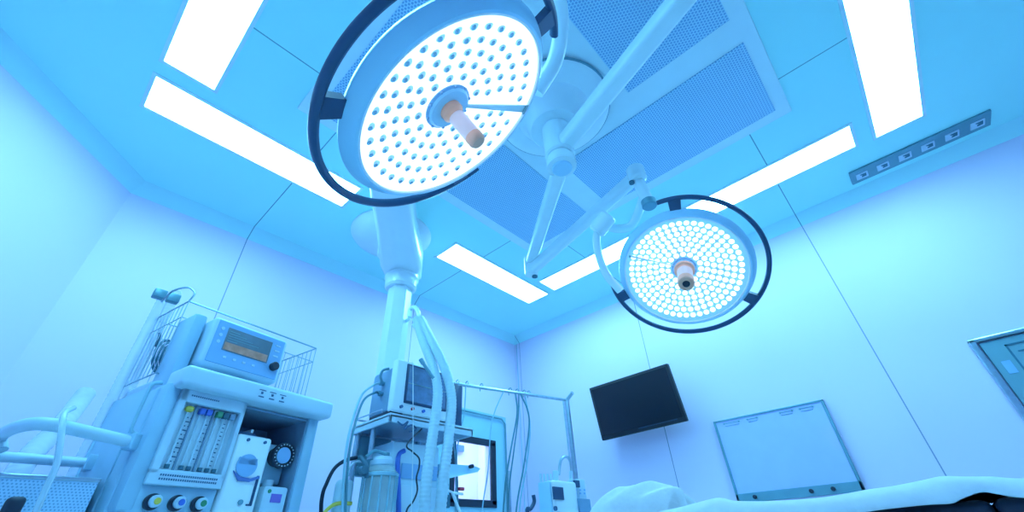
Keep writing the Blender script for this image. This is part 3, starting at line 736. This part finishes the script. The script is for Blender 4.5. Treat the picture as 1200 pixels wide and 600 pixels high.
# gauge and absorber unit
b = new(); box(b, (.435, .14, 1.22), (.565, .30, 1.375), .012); gu = obj('gauge_housing', b, M_mach, t)
b = new(); lathe(b, [(0, 0), (.038, 0), (.042, .03), (.049, .04), (.049, .058), (.038, .062), (.036, .052), (0, .052)], (.515, .14, 1.325), (0, -1, 0), 36); obj('ventilator_dial', b, M_dark, gu)
b = new(); cyl(b, (.515, .09, 1.325), (.515, .082, 1.325), .032, 30); dlf = obj('dial_face', b, M_blueface, gu)
b = new()
for k in range(20):
    a_ = k * PI / 10; p = Vector((.515 + .042 * math.cos(a_), .079, 1.325 + .042 * math.sin(a_))); box(b, p - Vector((.002, .003, .002)), p + Vector((.002, .002, .002)))
obj('dial_ridges', b, M_mach2, gu, smooth=False)
b = new(); box(b, (.455, .06, .90), (.560, .24, 1.205), .010); ab = obj('absorber_unit', b, M_mach2, t)
b = new(); cyl(b, (.51, .14, 1.20), (.51, .14, 1.235), .022, 18); obj('absorber_neck', b, M_mach2, ab)
b = new(); box(b, (.49, .0575, 1.148), (.535, .0605, 1.178)); obj('purple_label', b, M_purple, ab, smooth=False)['label'] = 'purple label on the absorber unit'
b = new(); cyl(b, (.478, .0605, 1.186), (.478, .057, 1.186), .007, 12); obj('screw', b, M_green, ab)
# basket of wire on top
b = new(); u0, u1, v0, v1, w0, w1 = -.015, .62, .20, .49, 1.56, 1.877
for w_, r_ in ((w1, .0035), (w0 + .004, .003), (w1 - .075, .0022)):
    tube(b, [(u0, v0, w_), (u1, v0, w_)], r_, 6); tube(b, [(u0, v1, w_), (u1, v1, w_)], r_, 6)
    tube(b, [(u0, v0, w_), (u0, v1, w_)], r_, 6); tube(b, [(u1, v0, w_), (u1, v1, w_)], r_, 6)
k = 0
for i in range(9): v_ = v0 + (v1 - v0) * i / 8; tube(b, [(u0, v_, w0), (u0, v_, w1)], .0020, 6); tube(b, [(u1, v_, w0), (u1, v_, w1)], .0020, 6)
for i in range(1, 16):
    u_ = u0 + (u1 - u0) * i / 16
    tube(b, [(u_, v1, w0), (u_, v1, w1)], .0016, 5); tube(b, [(u_, v0, w0), (u_, v0, w1 - .075)], .0016, 5)
bk = thing('wire_basket', 'tall open wire basket standing behind the anaesthesia display', 'basket', tuple(MO), YAW)
obj('basket_wires', b, M_steeld, bk)
b = new(); tube(b, [(u0, v0, w1), (u0 + .005, v0 - .005, w1 + .04), (u0 - .02, v0 + .02, w1 + .065), (u0 - .05, v0 + .07, w1 + .05), (u0 - .05, v0 + .14, w1 + .02)], .004, 8, 5); obj('basket_hook', b, M_steeld, bk)
def MW(u, v, w): return Matrix.Translation(MO) @ Matrix.Rotation(YAW, 4, 'Z') @ Vector((u, v, w))
# coiled dark hose in the basket
b = new()
for k in range(5):
    r_ = .085 - k * .008
    pts = [MW(.035 + .010 * k + r_ * .55 * math.cos(a_), .36 + r_ * math.cos(a_) * .5, 1.685 + r_ * .8 * math.sin(a_)) for a_ in [j * 2 * PI / 24 for j in range(25)]]
    tube(b, pts, .0055, 8)
tube(b, [MW(.00, .37, 1.72), MW(-.005, .37, 1.76), MW(-.01, .37, 1.78)], .006, 8, 4)
tag(obj('coiled_cable', b, M_teald), 'coiled dark teal cable lying in the wire basket', 'cable')
# breathing circuit stand: two long tubes with two clips
pA = on(204, 345, 1, 2.30); pB = on(192, 362, 1, 2.30)
st = thing('circuit_tube_stand', 'pair of long pale tubes held by two clips left of the wire basket', 'tubing', (pA.x, 2.3, 0))
for k, (top, bot) in enumerate((((207, 342), (45, 640)), ((190, 352), (20, 640)))):
    b = new(); a_ = on(*top, 1, 2.30); c_ = Vector((a_.x, 2.3, .5)); ribbed(b, [a_, a_.lerp(c_, .33), a_.lerp(c_, .66), c_], .020, .009, .02); obj('long_tube', b, M_faint, st, wp=True)
for q in ((187, 345), (203, 350)):
    b = new(); p = on(*q, 1, 2.24); box(b, p - Vector((.024, .02, .020)), p + Vector((.024, .02, .020)), .006); obj('tube_clip', b, M_teal, st, wp=True)
b = new(); p = on(197, 352, 1, 2.24); box(b, (st.location.x - .05, 2.27, .05), (st.location.x - .02, 2.33, .5)); box(b, (st.location.x - .2, 2.2, 0), (st.location.x + .1, 2.4, .05), .01); obj('stand_foot', b, M_steel, st, wp=True)
# rails on the left
b = new()
mp = MW(-.02, .10, 1.30)
tube(b, [on(0, 528, 1, 2.05), on(0, 512, 2, 1.30), on(22, 500, 2, 1.30), on(55, 497, 2, 1.30), on(110, 508, 2, 1.30), mp], .018, 14, 8)
gr = obj('push_handle', b, M_mach2, am, wp=True)
b = new(); p = mp; beam(b, p - Vector((.02, .02, 0)), p + Vector((.05, .03, 0)), .04, .05, .006); obj('handle_socket', b, M_mach, gr)
b = new(); p = on(108, 543, 1, 2.20); tube(b, [on(-60, 530, 1, 2.25), on(0, 535, 1, 2.22), p], .016, 12); lr = obj('side_rail', b, M_mach2, am, wp=True)
b = new(); box(b, p - Vector((.02, .03, .025)), p + Vector((.08, .03, .025)), .006); obj('rail_clamp', b, M_mach, lr)
# side tray with perforated face
b = new(); z_ = 1.16; c0 = Vector((-.02, 1.93, 0))
bx = thing('side_tray', 'perforated blue tray hung on the side of the anaesthesia machine at lower left', 'tray', (.10, 2.0, 1.10))
b = new(); box(b, (-.14, -.05, -.22), (.10, -.045, .085)); obj('perforated_face', b, M_perf, bx, smooth=False)
b = new()
for (xa, xb, ya, yb) in ((-.14, .10, -.054, -.042), (-.14, .10, .142, .154), (-.145, -.133, -.05, .15), (.093, .105, -.05, .15)): box(b, (xa, ya, .080), (xb, yb, .092), .003)
obj('tray_rim', b, M_steel, bx, smooth=False)
b = new(); box(b, (-.14, -.045, -.22), (.10, .15, -.21)); box(b, (-.14, .145, -.22), (.10, .15, .085)); box(b, (-.14, -.045, -.22), (-.135, .15, .085)); box(b, (.095, -.045, -.22), (.10, .15, .085)); obj('tray_walls', b, M_mach, bx, smooth=False)
b = new(); p = on(16, 592, 1, 1.9); box(b, p - Vector((.02, .02, .03)), p + Vector((.02, .02, .02)), .012, 3); tag(obj('hose_connector', b, M_dark), 'small dark hose connector at the lower left edge', 'connector')
# thin clear hose looped over the handle
b = new(); pts = [on(86, 478, 1, 1.80), on(76, 484, 1, 1.76), on(73, 496, 1, 1.73), on(71, 515, 1, 1.72), on(66, 545, 1, 1.72), on(54, 572, 1, 1.72), on(40, 605, 1, 1.72), on(28, 640, 1, 1.72)]
tube(b, pts, .0075, 12, 6); tag(obj('suction_hose', b, M_clear), 'thin clear hose hanging over the push handle at lower left', 'hose')
hose('breathing_hose', 'wide corrugated hose hanging at the lower left edge below the handle', [on(100, 462, 1, 2.6), on(70, 500, 1, 2.45), on(30, 540, 1, 2.3), on(-5, 600, 1, 2.2), on(-30, 640, 1, 2.2)], .034, M_faint, step=.014, amp=.03)
# lower cabinet and castors
b = new(); box(b, (-.05, .0, .10), (.66, .55, .22), .03); obj('machine_base', b, M_mach, am)
for k in range(2):
    b = new(); box(b, (.29, .035, .26 + k * .26), (.565, .052, .50 + k * .26), .006); d_ = obj('drawer', b, M_mach2, am)
    b = new(); box(b, (.37, .018, .44 + k * .26), (.49, .036, .455 + k * .26), .004); obj('drawer_pull', b, M_steel, d_)
for (u_, v_) in ((.0, .06), (.6, .06), (.0, .5), (.6, .5)):
    b = new(); cyl(b, (u_ - .018, v_, .05), (u_ + .018, v_, .05), .05, 24, .008); box(b, (u_ - .024, v_ - .02, .05), (u_ + .024, v_ + .02, .11), .006); obj('castor', b, M_dark, am)

# ================================================================== MONITOR TROLLEY
SX0, SX1, SY0, SY1, SZ = 1.18, 1.74, 1.90, 2.27, 1.545
tr_ = thing('monitor_trolley', 'steel equipment trolley with shelf carrying the patient monitor', 'trolley', (1.46, 2.09, 0))
b = new(); box(b, (SX0, SY0, SZ - .022), (SX1, SY1, SZ), .004)
for (xa, xb, ya, yb) in ((SX0, SX1, SY0, SY0 + .012), (SX0, SX1, SY1 - .012, SY1), (SX0, SX0 + .012, SY0, SY1), (SX1 - .012, SX1, SY0, SY1)): box(b, (xa, ya, SZ - .045), (xb, yb, SZ - .01), .002)
obj('upper_shelf', b, M_mach2, tr_, wp=True, smooth=False)
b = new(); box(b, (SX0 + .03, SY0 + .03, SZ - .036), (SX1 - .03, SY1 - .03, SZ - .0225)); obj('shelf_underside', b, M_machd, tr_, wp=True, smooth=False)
b = new(); box(b, (SX0, SY0, .74), (SX1, SY1, .77), .004); obj('lower_shelf', b, M_mach2, tr_, wp=True, smooth=False)
for (x_, y_) in ((SX0 + .03, 2.09), (1.60, 2.09), (SX0 + .03, SY1 - .03), (1.60, SY1 - .03)):
    b = new(); cyl(b, (x_, y_, .07), (x_, y_, SZ - .02), .013, 14); lg = obj('post', b, M_steel, tr_, wp=True)
    b = new(); cyl(b, (x_ - .014, y_, .035), (x_ + .014, y_, .035), .035, 20, .006); obj('castor', b, M_dark, lg)
b = new(); z_ = SZ + .035
tube(b, [(SX0 + .1, SY0 + .012, z_), (SX0 + .012, SY0 + .10, z_), (SX0 + .006, SY1 - .01, z_), (SX0 + .15, SY1 - .01, z_)], .004, 8)
for p in ((SX0 + .012, SY0 + .10), (SX0 + .006, SY1 - .012)): tube(b, [(p[0], p[1], SZ), (p[0], p[1], z_)], .004, 8)
obj('guard_wire', b, M_steel, tr_, wp=True)
b = new(); box(b, (SX0 + .02, SY1 - .03, 1.30), (SX0 + .24, SY1 - .01, SZ - .045), .003); obj('back_panel', b, M_teal, tr_, wp=True, smooth=False)
# dark gauge cluster clamp on left post
b = new(); box(b, (SX0 - .01, 2.02, 1.0), (SX0 + .055, 2.077, 1.35), .01); cyl(b, (SX0 + .02, 2.02, 1.30), (SX0 + .02, 1.985, 1.30), .028, 20, .004); cyl(b, (SX0 + .02, 2.02, 1.20), (SX0 + .02, 1.99, 1.20), .018, 16, .004); tag(obj('suction_regulator', b, M_teald), 'dark suction regulator clamped to the left post of the trolley', 'regulator')

# patient monitor
mt = thing('patient_monitor', 'boxy patient monitor with blue screen on the trolley shelf', 'monitor', (1.37, 1.93, SZ))
b = new(); box(b, (1.175, 1.885, SZ + .004), (1.565, 1.935, 1.822), .012, 3); obj('monitor_front', b, M_white, mt, wp=True)
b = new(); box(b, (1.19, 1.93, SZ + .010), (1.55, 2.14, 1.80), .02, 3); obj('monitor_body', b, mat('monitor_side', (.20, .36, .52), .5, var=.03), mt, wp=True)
b = new(); box(b, (1.238, 1.879, 1.598), (1.52, 1.890, 1.808), .004); obj('screen_bezel', b, M_ring, mt, wp=True, smooth=False)
b = new(); box(b, (1.25, 1.8765, 1.610), (1.508, 1.882, 1.796)); ms = obj('monitor_screen', b, M_mscreen, mt, wp=True, smooth=False)
b = new(); box(b, (1.45, 1.8745, 1.61), (1.456, 1.8775, 1.796)); box(b, (1.25, 1.8745, 1.70), (1.508, 1.8775, 1.704)); obj('screen_lines', b, M_teal, ms, smooth=False)
for k, mm in enumerate((M_print, M_red, M_blue, M_green)):
    b = new(); cyl(b, (1.225 + k * .07, 1.886, 1.575), (1.225 + k * .07, 1.874, 1.575), .008, 14); obj('front_button', b, mm, mt, wp=True)
b = new(); tube(b, [on(447, 447, 1, 2.0), on(446, 440, 1, 1.99), on(449, 434, 1, 1.98), on(456, 432, 1, 1.97)], .007, 8, 4); obj('carry_handle', b, M_teal, mt, wp=True)
for k in range(2):
    b = new(); p = Vector((1.192, 2.02, 1.72 - k * .055)); cyl(b, p, p - Vector((.03, 0, 0)), .013, 14, .003); obj('lead_socket', b, M_teal, mt, wp=True)
for x_ in (1.18, 1.48):
    b = new(); box(b, (x_, 1.90, SZ), (x_ + .07, 2.1, SZ + .012)); obj('rubber_foot', b, M_dark, mt, wp=True, smooth=False)
# second device behind the hoses
b = new(); box(b, (1.62, 1.95, SZ + .002), (1.70, 2.2, 1.80), .01); o = tag(obj('dark_module', b, M_ring), 'narrow dark module standing right of the patient monitor behind the hoses', 'module')

def wire(name, label, cat, pts, r, m, group=None, k=6):
    b = new(); tube(b, pts, r, 8, k); return tag(obj(name, b, m), label, cat, group)
wire('monitor_cable', 'upper grey cable looping from the monitor side down the trolley', 'cable', [Vector((1.165, 2.02, 1.72)), on(437, 452, 1, 2.0), on(424, 463, 1, 1.98), on(414, 490, 1, 1.95), on(407, 520, 1, 1.92), on(403, 560, 1, 1.9), on(400, 640, 1, 1.9)], .006, M_cablel)
wire('monitor_cable', 'lower grey cable looping from the monitor side down the trolley', 'cable', [Vector((1.165, 2.02, 1.665)), on(440, 460, 1, 2.0), on(427, 468, 1, 1.98), on(418, 490, 1, 1.95), on(410, 525, 1, 1.92), on(406, 570, 1, 1.9), on(403, 640, 1, 1.9)], .006, M_cable)
wire('power_cable', 'thick black hose curving down from the left of the trolley', 'cable', [on(418, 536, 1, 2.1), on(404, 540, 1, 2.1), on(392, 549, 1, 2.1), on(383, 566, 1, 2.1), on(377, 585, 1, 2.1), on(372, 640, 1, 2.1), Vector((1.0, 2.06, .5)), Vector((1.03, 2.05, .012)), Vector((1.12, 2.05, .012))], .009, M_dark)
wire('gas_hose', 'short yellow hose near the floor left of the trolley', 'hose', [on(412, 590, 1, 2.0), on(396, 590, 1, 2.0), on(386, 595, 1, 2.0), on(378, 606, 1, 2.0), on(372, 640, 1, 2.0), Vector((.98, 1.96, .5)), Vector((1.0, 1.95, .012)), Vector((1.1, 1.95, .012))], .008, M_yellow)
wire('black_lead', 'kinked black lead hanging under the monitor shelf', 'cable', [Vector((1.40, 1.93, SZ - .045)), on(477, 521, 1, 1.88), on(483, 529, 1, 1.88), on(491, 537, 1, 1.86), on(491, 548, 1, 1.86), on(488, 560, 1, 1.86), on(489, 575, 1, 1.86), on(484, 588, 1, 1.86), on(476, 600, 1, 1.86), on(470, 640, 1, 1.86)], .004, M_dark)
wire('pull_cord', 'thin pale cord hanging in front of the monitor screen', 'cord', [on(484, 424, 1, 1.84), on(484, 480, 1, 1.84), on(484, 520, 1, 1.84), on(482, 600, 1, 1.84), on(481, 640, 1, 1.84)], .0022, M_white)
wire('tangled_lead', 'small dark lead knotted at the front edge of the shelf', 'cable', [on(466, 494, 1, 1.87), on(472, 498, 1, 1.87), on(478, 494, 1, 1.87), on(474, 503, 1, 1.87), on(482, 498, 1, 1.87), on(488, 503, 1, 1.87), on(480, 506, 1, 1.87)], .004, M_print)

# suction jar
jc = on(446, 560, 1, 1.93)
jt = thing('suction_jar', 'clear ribbed suction jar with cap hanging on the trolley', 'jar', (jc.x, jc.y, jc.z - .16))
b = new(); lathe(b, [(0, 0), (.07, 0), (.076, .012), (.076, .15), (.070, .165), (.078, .168), (.078, .180), (.066, .19), (.060, .205), (0, .205)], (0, 0, 0), (0, 0, 1), 36); obj('jar_body', b, M_jar, jt)
b = new(); lathe(b, [(0, .204), (.050, .204), (.056, .212), (.056, .232), (.045, .236), (.04, .248), (0, .248)], (0, 0, 0), (0, 0, 1), 30); obj('jar_cap', b, M_mach2, jt)
b = new()
for k in range(12):
    a_ = k * PI / 6; tube(b, [(.078 * math.cos(a_), .078 * math.sin(a_), .01), (.078 * math.cos(a_), .078 * math.sin(a_), .16)], .004, 6)
lathe(b, [(.076, .16), (.083, .163), (.083, .174), (.076, .178)], (0, 0, 0), (0, 0, 1), 30)
obj('jar_ribs', b, M_cablel, jt)
b = new(); cyl(b, (.02, 0, .246), (.02, 0, .27), .012, 12); tube(b, [(.02, 0, .262), (-.05, 0, .27), (-.09, .0, .24)], .008, 8, 4); obj('jar_spout', b, M_teal, jt)
b = new(); box(b, (-.13, -.015, .16), (-.076, .015, .20), .005); tube(b, [(-.12, 0, .24), (-.10, -.03, .20), (-.09, -.03, .15)], .01, 8, 4); cyl(b, (-.115, -.02, .18), (-.115, -.05, .18), .018, 14); obj('jar_clamp', b, M_teald, jt)
# blue hose beside the jar
wire('blue_hose', 'bright blue hose hanging right of the suction jar', 'hose', [on(474, 528, 1, 2.0), on(468, 532, 1, 2.0), on(466, 545, 1, 1.98), on(467, 575, 1, 1.97), on(467, 605, 1, 1.97), on(466, 640, 1, 1.97)], .012, M_blue)
# pale boxes stowed under the shelf
b = new(); box(b, (1.28, 2.0, .7705), (1.58, 2.2, 1.44), .01); o = thing('equipment_case', 'pale equipment case under the monitor shelf behind the black lead', 'equipment case', (1.46, 2.1, .77))
obj('case_body', b, mat('case_pale', (.50, .74, .88), .5, var=.02), o, wp=True)
b = new(); box(b, (1.34, 1.992, 1.27), (1.57, 2.0, 1.34), .004); obj('case_strap', b, M_blueface, o, wp=True)
b = new(); box(b, (1.34, 1.988, 1.0), (1.57, 2.0, 1.24), .004); obj('case_pocket', b, M_mach2, o, wp=True)

# articulated holder arm crossing the door window
p0 = on(518, 553, 1, 2.0); p1 = on(561, 549, 1, 2.05)
ha = thing('holder_arm', 'tapered pale holder arm crossing the door window', 'arm', tuple(p0))
b = new(); A0, A1, A2, A3 = on(518, 543, 1, 2.0), on(556, 546, 1, 2.05), on(563, 549, 1, 2.05), on(524, 561, 1, 2.0)
prism(b, [A0, A1, A2, on(560, 553, 1, 2.05), A3, on(518, 558, 1, 2.0)], (0, .05, 0)); obj('tapered_arm', b, M_head, ha, wp=True, smooth=False)
b = new(); p = on(550, 547, 1, 2.04); cyl(b, p + Vector((0, -.005, 0)), p + Vector((0, -.03, 0)), .011, 14); obj('arm_screw', b, M_dark, ha, wp=True)
b = new(); p = on(521, 565, 1, 1.98); cyl(b, p - Vector((0, 0, .03)), p + Vector((0, 0, .04)), .022, 14, .004); box(b, on(519, 590, 1, 1.98) - Vector((.02, .01, .02)), on(527, 580, 1, 1.98) + Vector((0, .01, .0)), .006); obj('arm_clamp', b, M_teald, ha, wp=True)
b = new(); tube(b, [on(519, 571, 1, 1.96), on(530, 577, 1, 1.96), on(542, 579, 1, 1.96)], .006, 8, 3); tube(b, [on(530, 577, 1, 1.96), on(535, 590, 1, 1.96), on(539, 600, 1, 1.96)], .008, 8, 3); jn = obj('arm_bracket', b, M_white, ha, wp=True)
b = new(); p = on(540, 573, 1, 1.96); box(b, p - Vector((.015, .01, .008)), p + Vector((.02, .01, .008)), .004); obj('red_lever', b, M_red, jn)['label'] = 'small red lever'
b = new(); tube(b, [(p0.x, 2.03, p0.z), (1.612, 2.085, p0.z)], .012, 10); obj('arm_spigot', b, M_steel, ha, wp=True)

# ================================================================== HANGING BAR STAND
BA = on(522, 448, 2, 1.90); BB = on(664, 469, 2, 1.90)
bs = thing('drip_stand', 'tall steel stand with a long horizontal bar hung with tubes', 'stand', (BB.x, BB.y, 0))
b = new(); tube(b, [BA, BB], .011, 12); obj('cross_bar', b, M_steel, bs, wp=True)
b = new(); tube(b, [BB, BB + Vector((0, 0, -.0)) + (on(671, 460, 2, 1.94) - BB)], .014, 10); obj('bar_end', b, M_steel, bs, wp=True)
b = new(); cyl(b, (BB.x, BB.y, .05), (BB.x, BB.y, 1.90), .018, 16); ln = (BB - BA).normalized(); cyl(b, (BB.x - .035 * ln.x, BB.y - .035 * ln.y, .3), (BB.x - .035 * ln.x, BB.y - .035 * ln.y, 1.89), .007, 10); obj('pole', b, M_steel, bs, wp=True)
b = new(); cyl(b, (BA.x + .02, BA.y, .05), (BA.x + .02, BA.y, 1.90), .012, 16); obj('pole', b, M_steel, bs, wp=True)
b = new()
for c_ in (BA, BB):
    for k in range(4):
        a_ = k * PI / 2 + .4; tube(b, [(c_.x, c_.y, .07), (c_.x + .2 * math.cos(a_), c_.y + .2 * math.sin(a_), .03)], .016, 8)
    cyl(b, (c_.x, c_.y, .0), (c_.x, c_.y, .12), .03, 14)
obj('stand_feet', b, M_steel, bs, wp=True)
for k, f in enumerate((.09, .16, .27, .50, .56, .62, .66)):
    b = new(); p = BA.lerp(BB, f); tube(b, [p + Vector((0, -.012, .012)), p + Vector((0, .0, .03)), p + Vector((0, .02, .02)), p + Vector((0, .018, -.02))], .004, 6, 4); obj('hook', b, M_steeld, bs, wp=True)
def ondepth(px, py, f=None, off=0):
    # on the vertical plane of the bar
    n = Vector((-(BB - BA).y, (BB - BA).x, 0)).normalized(); d = ray(px, py)
    tt = ((BA - CAM).dot(n) + off) / d.dot(n); return CAM + d * tt
tubes = [([(532, 448), (533, 480), (534, 520), (536, 560), (537, 640)], M_cable, .0045, 'first', 'beside the hoses'),
         ([(538, 449), (531, 475), (532, 520), (534, 548), (533, 640)], M_cablel, .0045, 'second', ''),
         ([(546, 450), (544, 485), (538, 512), (535, 550), (536, 640)], M_cablel, .004, 'third', ''),
         ([(590, 459), (580, 482), (575, 505), (572, 550), (566, 590), (562, 640)], M_cablel, .004, 'fourth', ''),
         ([(604, 461), (606, 485), (599, 525), (592, 570), (588, 640)], M_cable, .006, 'fifth', ''),
         ([(608, 462), (607, 490), (602, 530), (597, 570), (593, 640)], M_cable, .005, 'sixth', ''),
         ([(610, 462), (618, 480), (620, 500), (614, 545), (606, 590), (602, 640)], M_cable, .006, 'seventh', ''),
         ([(615, 463), (621, 500), (617, 545), (610, 585), (606, 640)], M_cablel, .006, 'eighth', '')]
labs = ['dark tube hanging from the bar, leftmost beside the corrugated hoses', 'pale tube on the bar bowing left just right of the leftmost tube',
        'pale tube on the bar slanting over the left part of the door window', 'single thin pale tube hanging from mid bar across the door window edge',
        'dark tube hanging at the left side of the bundle near the room corner', 'inner dark tube in the middle of the bundle near the room corner',
        'dark tube bowing right in the bundle near the room corner', 'pale tube at the right side of the bundle near the room corner']
for i, ((pp, mm, r_, *_r), lb) in enumerate(zip(tubes, labs)):
    wire('infusion_tube', lb, 'tube', [ondepth(x, y, off=.012 * (i % 3) - .03) for x, y in pp], r_, mm, 'tubes hanging from the bar')

# ================================================================== INFUSION / SUCTION DEVICE BY THE TABLE
DY = 1.42
dv = thing('portable_monitor', 'small pale medical device with dark square display beside the table end', 'medical device', tuple(on(660, 640, 1, DY)))
dq = lambda x, y, o_=0: on(x, y, 1, DY + o_)
tl = dq(649, 562); tr2 = dq(675, 563); bt = dq(648, 640)
b = new(); box(b, (tl.x, DY, bt.z), (tr2.x, DY + .075, tl.z), .012, 3)
obj('device_body', b, M_white, dv, wp=True)
b = new(); box(b, (tl.x - .012, DY + .02, bt.z), (tl.x + .005, DY + .095, tl.z - .004), .005); obj('side_module', b, M_head, dv, wp=True)
a_ = dq(648, 570, -.003); c_ = dq(661, 586, -.003)
b = new(); box(b, (a_.x, DY - .006, c_.z), (c_.x, DY + .004, a_.z), .002); obj('display_screen', b, M_ring, dv, wp=True, smooth=False)
b = new(); p = dq(650, 596); cyl(b, p + Vector((0, -.01, 0)), p, .010, 14); obj('control_knob', b, M_print, dv, wp=True)
b = new(); r0, r1 = dq(677, 561, .02), dq(695, 640, .02)
box(b, (r0.x, DY + .02, r1.z), (dq(694, 600).x, DY + .10, r0.z), .008); md = obj('printer_module', b, M_mach2, dv, wp=True)
a_, c_ = dq(675, 562), dq(682, 571); b = new(); box(b, (a_.x, DY + .010, c_.z), (c_.x, DY + .021, a_.z), .002); obj('small_display', b, M_ring, md, smooth=False)
a_, c_ = dq(675, 584), dq(697, 640); b = new(); box(b, (a_.x + .01, DY - .01, c_.z), (c_.x, DY + .021, a_.z), .004); obj('front_drawer', b, mat('drawer_blue', (.18, .36, .55), .5, var=.03), md, smooth=False)
b = new()
for k in range(6):
    p = dq(677 + (k % 3) * 5, 574 + (k // 3) * 4); box(b, p + Vector((0, .012, 0)) - Vector((.006, .003, .004)), p + Vector((.006, .012, .004)))
obj('key_pad', b, M_blueface, md, smooth=False)
b = new(); tube(b, [dq(655, 556, .08), dq(657, 540, .08), dq(663, 535, .08), dq(668, 540, .08), dq(670, 556, .08)], .008, 10, 4); obj('carry_handle', b, M_steel, dv, wp=True)
for k in range(4):
    b = new(); p = dq(634 + k * 4, 563, .08); cyl(b, p - Vector((0, 0, .02)), p + Vector((0, 0, .03)), .006, 8); obj('top_connector', b, M_mach2, dv, wp=True)
for x_, r_ in ((651, .016), (669, .010)):
    b = new(); cyl(b, dq(x_, 564, .08), dq(x_, 552, .08), r_, 12, .003); obj('top_connector', b, M_mach2, dv, wp=True)
b = new(); p = dq(660, 640); cyl(b, (p.x, DY + .1, .03), (p.x, DY + .1, bt.z + .002), .02, 14)
for k in range(5):
    q_ = k * 2 * PI / 5; tube(b, [(p.x, DY + .1, .08), (p.x + .2 * math.cos(q_), DY + .1 + .2 * math.sin(q_), .025)], .014, 8)
box(b, (tl.x - .1, DY, bt.z - .012), (tr2.x + .1, DY + .2, bt.z + .001)); obj('device_stand', b, M_steel, dv, wp=True)
wire('dark_tube', 'dark kinked tube at the left side of the small device', 'tube', [dq(630, 640, .2), dq(618, 600, .2), dq(622, 596, .2), dq(626, 588, .2), dq(625, 580, .2)], .010, M_ring)
# translucent drain bag left of trolley
b = new(); p = on(403, 585, 1, 2.0)
box(b, (p.x - .035, p.y, p.z - .35), (p.x + .045, p.y + .05, p.z + .08), .02, 3); tube(b, [(p.x, p.y + .03, p.z + .07), (p.x + .02, p.y, p.z + .15), (SX0 + .03, 2.075, p.z + .17)], .005, 8, 4); tag(obj('fluid_bag', b, M_hose), 'pale fluid bag hanging at the left post of the trolley', 'bag')

# ================================================================== VIEW
w = bpy.data.worlds.new('world'); scene.world = w; w.use_nodes = True
w.node_tree.nodes['Background'].inputs[0].default_value = (.2, .6, 1, 1); w.node_tree.nodes['Background'].inputs[1].default_value = .0
scene.view_settings.view_transform = 'Standard'; scene.view_settings.look = 'None'
scene.view_settings.gamma = 1; scene.view_settings.use_curve_mapping = False
scene.view_settings.exposure = 0.0
